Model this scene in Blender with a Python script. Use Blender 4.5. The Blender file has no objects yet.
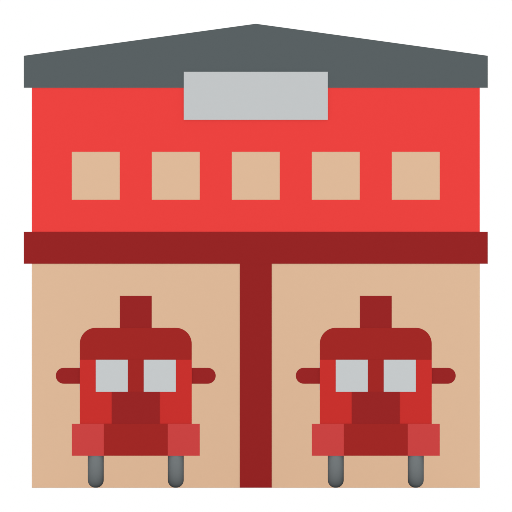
import bpy, bmesh, math
from mathutils import Matrix
# 40 px of the 512 px picture = 1 m; the ground is z = 0 (picture row 488), the station front is y = 0, -y faces the viewer
S = 40.0
def X(px): return (px - 256) / S
def Z(py): return (488 - py) / S
scene = bpy.context.scene
COL = scene.collection

def srgb(h):
    c = [int(h[i:i+2], 16) / 255 for i in (0, 2, 4)]
    return tuple(v/12.92 if v <= .04045 else ((v+.055)/1.055)**2.4 for v in c) + (1,)
def mat(name, h, rough=.9):
    m = bpy.data.materials.new(name); m.use_nodes = True
    b = m.node_tree.nodes['Principled BSDF']
    b.inputs['Base Color'].default_value = srgb(h) if isinstance(h, str) else h
    b.inputs['Roughness'].default_value = rough
    b.inputs['Specular IOR Level'].default_value = 0
    return m
M = dict(
    roof=mat('slate_grey_roof', (0.0533, 0.0643, 0.0673, 1)), red=mat('bright_red_render', (.4540, .0302, .0276, 1)),
    dark=mat('dark_red_trim', (0.1630, 0.0101, 0.0101, 1)), tan=mat('tan_panel', (0.3980, 0.2683, 0.1761, 1)),
    grey=mat('pale_grey_panel', (0.2923, 0.3066, 0.3114, 1)), trim=mat('dark_red_station_trim', (.1670, .0103, .0103, 1)), body=mat('truck_red_paint', (0.3019, 0.0163, 0.0141, 1)),
    band=mat('truck_deep_red_paint', (0.1864, 0.0113, 0.0100, 1)), bump=mat('truck_rose_red_paint', (0.3091, 0.0301, 0.0290, 1)),
    tyre=mat('grey_rubber', (0.0921, 0.1038, 0.1074, 1)), ground=mat('white_floor', (.97, .97, .97, 1)))

def obj(name, bm, m, parent=None):
    bmesh.ops.recalc_face_normals(bm, faces=bm.faces)
    me = bpy.data.meshes.new(name); bm.to_mesh(me); bm.free()
    me.materials.append(M[m]); o = bpy.data.objects.new(name, me); COL.objects.link(o)
    if parent: o.parent = parent
    return o
def box(bm, x0, x1, y0, y1, z0, z1):
    v = bmesh.ops.create_cube(bm, size=1)['verts']
    for p in v:
        p.co = ((x0+x1)/2 + p.co.x*(x1-x0), (y0+y1)/2 + p.co.y*(y1-y0), (z0+z1)/2 + p.co.z*(z1-z0))
def prism(bm, pts, y0, y1):          # outline in (x, z), extruded along y
    a = [bm.verts.new((x, y0, z)) for x, z in pts]; b = [bm.verts.new((x, y1, z)) for x, z in pts]
    n = len(pts); bm.faces.new(a); bm.faces.new(b[::-1])
    for i in range(n): bm.faces.new((a[i], b[i], b[(i+1) % n], a[(i+1) % n]))
def arc(cx, cz, r, a0, a1, n=20):
    return [(cx + r*math.cos(math.radians(a0+(a1-a0)*i/n)), cz + r*math.sin(math.radians(a0+(a1-a0)*i/n))) for i in range(n+1)]
def B(*a):
    bm = bmesh.new(); box(bm, *a); return bm
def empty(name, loc, label, cat, group=None):
    o = bpy.data.objects.new(name, None); COL.objects.link(o); o.location = loc
    o['label'] = label; o['category'] = cat
    if group: o['group'] = group
    return o

# ---------- setting
bm = bmesh.new(); R = 400
bm.faces.new([bm.verts.new(p) for p in ((-R,-R,0),(R,-R,0),(R,R,0),(-R,R,0))])
g = obj('ground', bm, 'ground'); g['kind'] = 'structure'

# ---------- fire station
DEP = 11.0
st = empty('fire_station', (0, 0, 0), 'two storey red fire station with grey gable roof, five square windows and two tan bays', 'fire station')
x0, x1 = X(32), X(480)
# upper wall: front grid of strips leaves real window openings
bm = bmesh.new(); T = .25
wz0, wz1 = Z(200), Z(152); zb, zt = Z(232), Z(88)
wins = [(72+80*i, 120+80*i) for i in range(5)]
xs = [x0] + [X(p) for w in wins for p in w] + [x1]; zs = [zb, wz0, wz1, zt]
def wall_grid(y, flip):
    V = {}
    for i, x in enumerate(xs):
        for j, z in enumerate(zs): V[i, j] = bm.verts.new((x, y, z))
    for i in range(len(xs)-1):
        for j in range(3):
            if j == 1 and i % 2 == 1: continue
            bm.faces.new((V[i,j], V[i+1,j], V[i+1,j+1], V[i,j+1]))
    return V
A = wall_grid(0, False); C = wall_grid(T, True)
for i in range(1, len(xs)-1, 2):     # reveals
    for (p, q) in (((i,1),(i+1,1)), ((i+1,1),(i+1,2)), ((i+1,2),(i,2)), ((i,2),(i,1))):
        bm.faces.new((A[p], A[q], C[q], C[p]))
n = len(xs)-1
rim = [(i,0) for i in range(n+1)] + [(n,j) for j in (1,2,3)] + [(i,3) for i in range(n-1,-1,-1)] + [(0,2),(0,1)]
for k in range(len(rim)):
    p, q = rim[k], rim[(k+1) % len(rim)]; bm.faces.new((A[p], A[q], C[q], C[p]))
box(bm, x0, x0+T, T, DEP-T, zb, zt); box(bm, x1-T, x1, T, DEP-T, zb, zt); box(bm, x0, x1, DEP-T, DEP, zb, zt)
obj('upper_wall', bm, 'red', st)
for a, b in wins:
    obj('window', B(X(a)+.0005, X(b)-.0005, .006, .06, wz0+.0005, wz1-.0005), 'tan', st)
# lower storey
bm = bmesh.new(); z1 = Z(264)
box(bm, x0, x0+T, .1, DEP-T, 0, z1); box(bm, x1-T, x1, .1, DEP-T, 0, z1); box(bm, x0, x1, DEP-T, DEP, 0, z1)
obj('lower_wall', bm, 'tan', st)
obj('bay_door', B(x0, X(240), 0, .098, .004, z1), 'tan', st)
obj('bay_door', B(X(272), x1, 0, .098, .004, z1), 'tan', st)
obj('pillar', B(X(240), X(272), -.012, .3, 0, z1), 'trim', st)
obj('belt_course', B(X(24), X(488), -.015, DEP+.2, z1, zb), 'trim', st)
bm = bmesh.new()
prism(bm, [(X(24), Z(88)), (X(488), Z(88)), (X(488), Z(56)), (0, Z(24)), (X(24), Z(56))], -.015, DEP+.2)
obj('roof', bm, 'roof', st)

# ---------- sign
s = empty('sign_board', (0, -.02, Z(120)), 'blank pale grey rectangular board fixed over the eave at the middle of the station front', 'sign')
p = obj('panel', B(X(184), X(328), -.02, 0, 0, Z(72)-Z(120)), 'grey', s)
for q in (200, 256, 312): obj('bracket', B(X(q)-.05, X(q)+.05, .0005, .02, .1, .7), 'roof', s)

# ---------- fire truck (front at local y = 0, centre x = 0, body goes to +y)
L = 6.4
def U(px): return (px - 136) / S
def wheel(xc, yc, parent):
    # tread section is a half circle: 0.4 m wide tyre, radius .6
    bm = bmesh.new(); r = .2; Rw = .7
    sp = lambda v: math.copysign(abs(v)**(2/2.1), v) if abs(v) > 1e-6 else 0.0   # tread very slightly flatter than a circle
    sec = [(-r, Rw-.26)] + [(-r*sp(math.cos(t*math.pi/24)), Rw-r + r*sp(math.sin(t*math.pi/24))) for t in range(25)] + [(r, Rw-.26)]
    N = 64; rings = []
    for k in range(N):
        a = 2*math.pi*k/N
        rings.append([bm.verts.new((sx, rr*math.cos(a), rr*math.sin(a))) for sx, rr in sec])
    for k in range(N):
        for i in range(len(sec)-1):
            f = bm.faces.new((rings[k][i], rings[k][i+1], rings[(k+1)%N][i+1], rings[(k+1)%N][i])); f.smooth = True
    bmesh.ops.translate(bm, verts=bm.verts, vec=(xc, yc, Rw))
    w = obj('wheel', bm, 'tyre', parent)
    bm = bmesh.new()
    bmesh.ops.create_cone(bm, cap_ends=True, segments=40, radius1=Rw-.25, radius2=Rw-.25, depth=.32,
        matrix=Matrix.Translation((xc, yc, Rw)) @ Matrix.Rotation(math.pi/2, 4, 'Y'))
    obj('rim', bm, 'grey', w)
def make_truck(loc, label):
    t = empty('fire_truck', loc, label, 'fire truck', 'fire trucks parked before the station bays')
    obj('body', B(U(80), U(192), .02, L, Z(424), Z(360)), 'body', t)
    r = 16/S
    pts = [(U(80), Z(360)), (U(192), Z(360))] + arc(U(192)-r, Z(328)-r, r, 0, 90) + arc(U(80)+r, Z(328)-r, r, 90, 180)
    bm = bmesh.new(); prism(bm, pts, .02, L); cr = obj('cab_roof', bm, 'band', t)
    obj('windscreen_pillar', B(U(128), U(144), .012, .02, Z(392), Z(360)), 'band', t)
    for a in (96, 144):
        obj('windscreen', B(U(a), U(a+32), .010, .02, Z(392), Z(360)), 'grey', t)
    obj('grille', B(U(112), U(160), .008, .02, Z(424), Z(392)), 'dark', t)
    bp = obj('bumper', B(U(104), U(168), 0, .5, Z(456), Z(424)), 'band', t)
    for a in (72, 168):
        obj('bumper_end', B(U(a), U(a+32), 0, .7, Z(456), Z(424)), 'bump', t)
    obj('roof_turret', B(U(120), U(152), .03, 1.1, Z(328), Z(296)), 'dark', t)
    rm = 8/S; zc = Z(376)
    for sgn in (-1, 1):
        xa, xb = sgn*U(192), sgn*U(208)
        if sgn > 0: pts = [(xa, zc-rm), (xb, zc-rm)] + arc(xb, zc, rm, -90, 90)[1:] + [(xa, zc+rm)]
        else: pts = [(xa, zc+rm), (xb, zc+rm)] + arc(xb, zc, rm, 90, 270)[1:] + [(xa, zc-rm)]
        bm = bmesh.new(); prism(bm, pts, .06, .16); obj('side_mirror', bm, 'dark', t)
        # sides, seen only from elsewhere
        for y0, y1 in ((.35, 1.2), (1.45, 2.3)):
            xx = sgn*1.4; obj('side_window', B(min(xx, xx+sgn*.006), max(xx, xx+sgn*.006), y0, y1, 2.45, 3.15), 'grey', t)
        for y0, y1 in ((1.7, 3.9),):
            xx = sgn*1.385; obj('side_skirt', B(min(xx, xx-sgn*.15), max(xx, xx-sgn*.15), y0, y1, .85, 1.6), 'body', t)
    obj('chassis', B(-.75, .75, .5, L-.1, 1.0, 1.6), 'tyre', t)
    obj('rear_bumper', B(-1.38, 1.38, L-.3, L+.05, .95, 1.35), 'band', t)
    for xc in (U(96), U(176)):
        for yc in (.705, 4.9): wheel(xc, yc, t)
    return t
TY = -13.4
make_truck((X(136), TY, 0), 'red fire truck with pale windscreens parked before the bay left of the dark red pillar')
def copy_tree(o, parent=None):
    c = o.copy(); COL.objects.link(c)
    if parent: c.parent = parent
    for ch in list(o.children): copy_tree(ch, c)
    return c
c = copy_tree([o for o in COL.objects if o.name == 'fire_truck'][0])
c.location.x = X(376)
c['label'] = 'red fire truck with pale windscreens parked before the bay right of the dark red pillar'

# ---------- even white light from all round
w = bpy.data.worlds.new('World'); scene.world = w; w.use_nodes = True
bg = w.node_tree.nodes['Background']; bg.inputs[0].default_value = (1, 1, 1, 1); bg.inputs[1].default_value = 1.0

sun = bpy.data.lights.new('front_light', 'SUN'); so = bpy.data.objects.new('front_light', sun); COL.objects.link(so)
sun.energy = 3.0; sun.angle = 0; so.location = (0, -40, 8); so.rotation_euler = (math.radians(90), 0, 0)

cam = bpy.data.cameras.new('camera'); co = bpy.data.objects.new('camera', cam); COL.objects.link(co)
cam.type = 'ORTHO'; cam.ortho_scale = 12.8; cam.clip_end = 2000
co.location = (0, -60, Z(256)); co.rotation_euler = (math.radians(90), 0, 0)
scene.camera = co
scene.view_settings.view_transform = 'Standard'; scene.view_settings.look = 'None'
scene.view_settings.exposure = 0; scene.view_settings.gamma = 1
scene.render.engine = 'CYCLES'
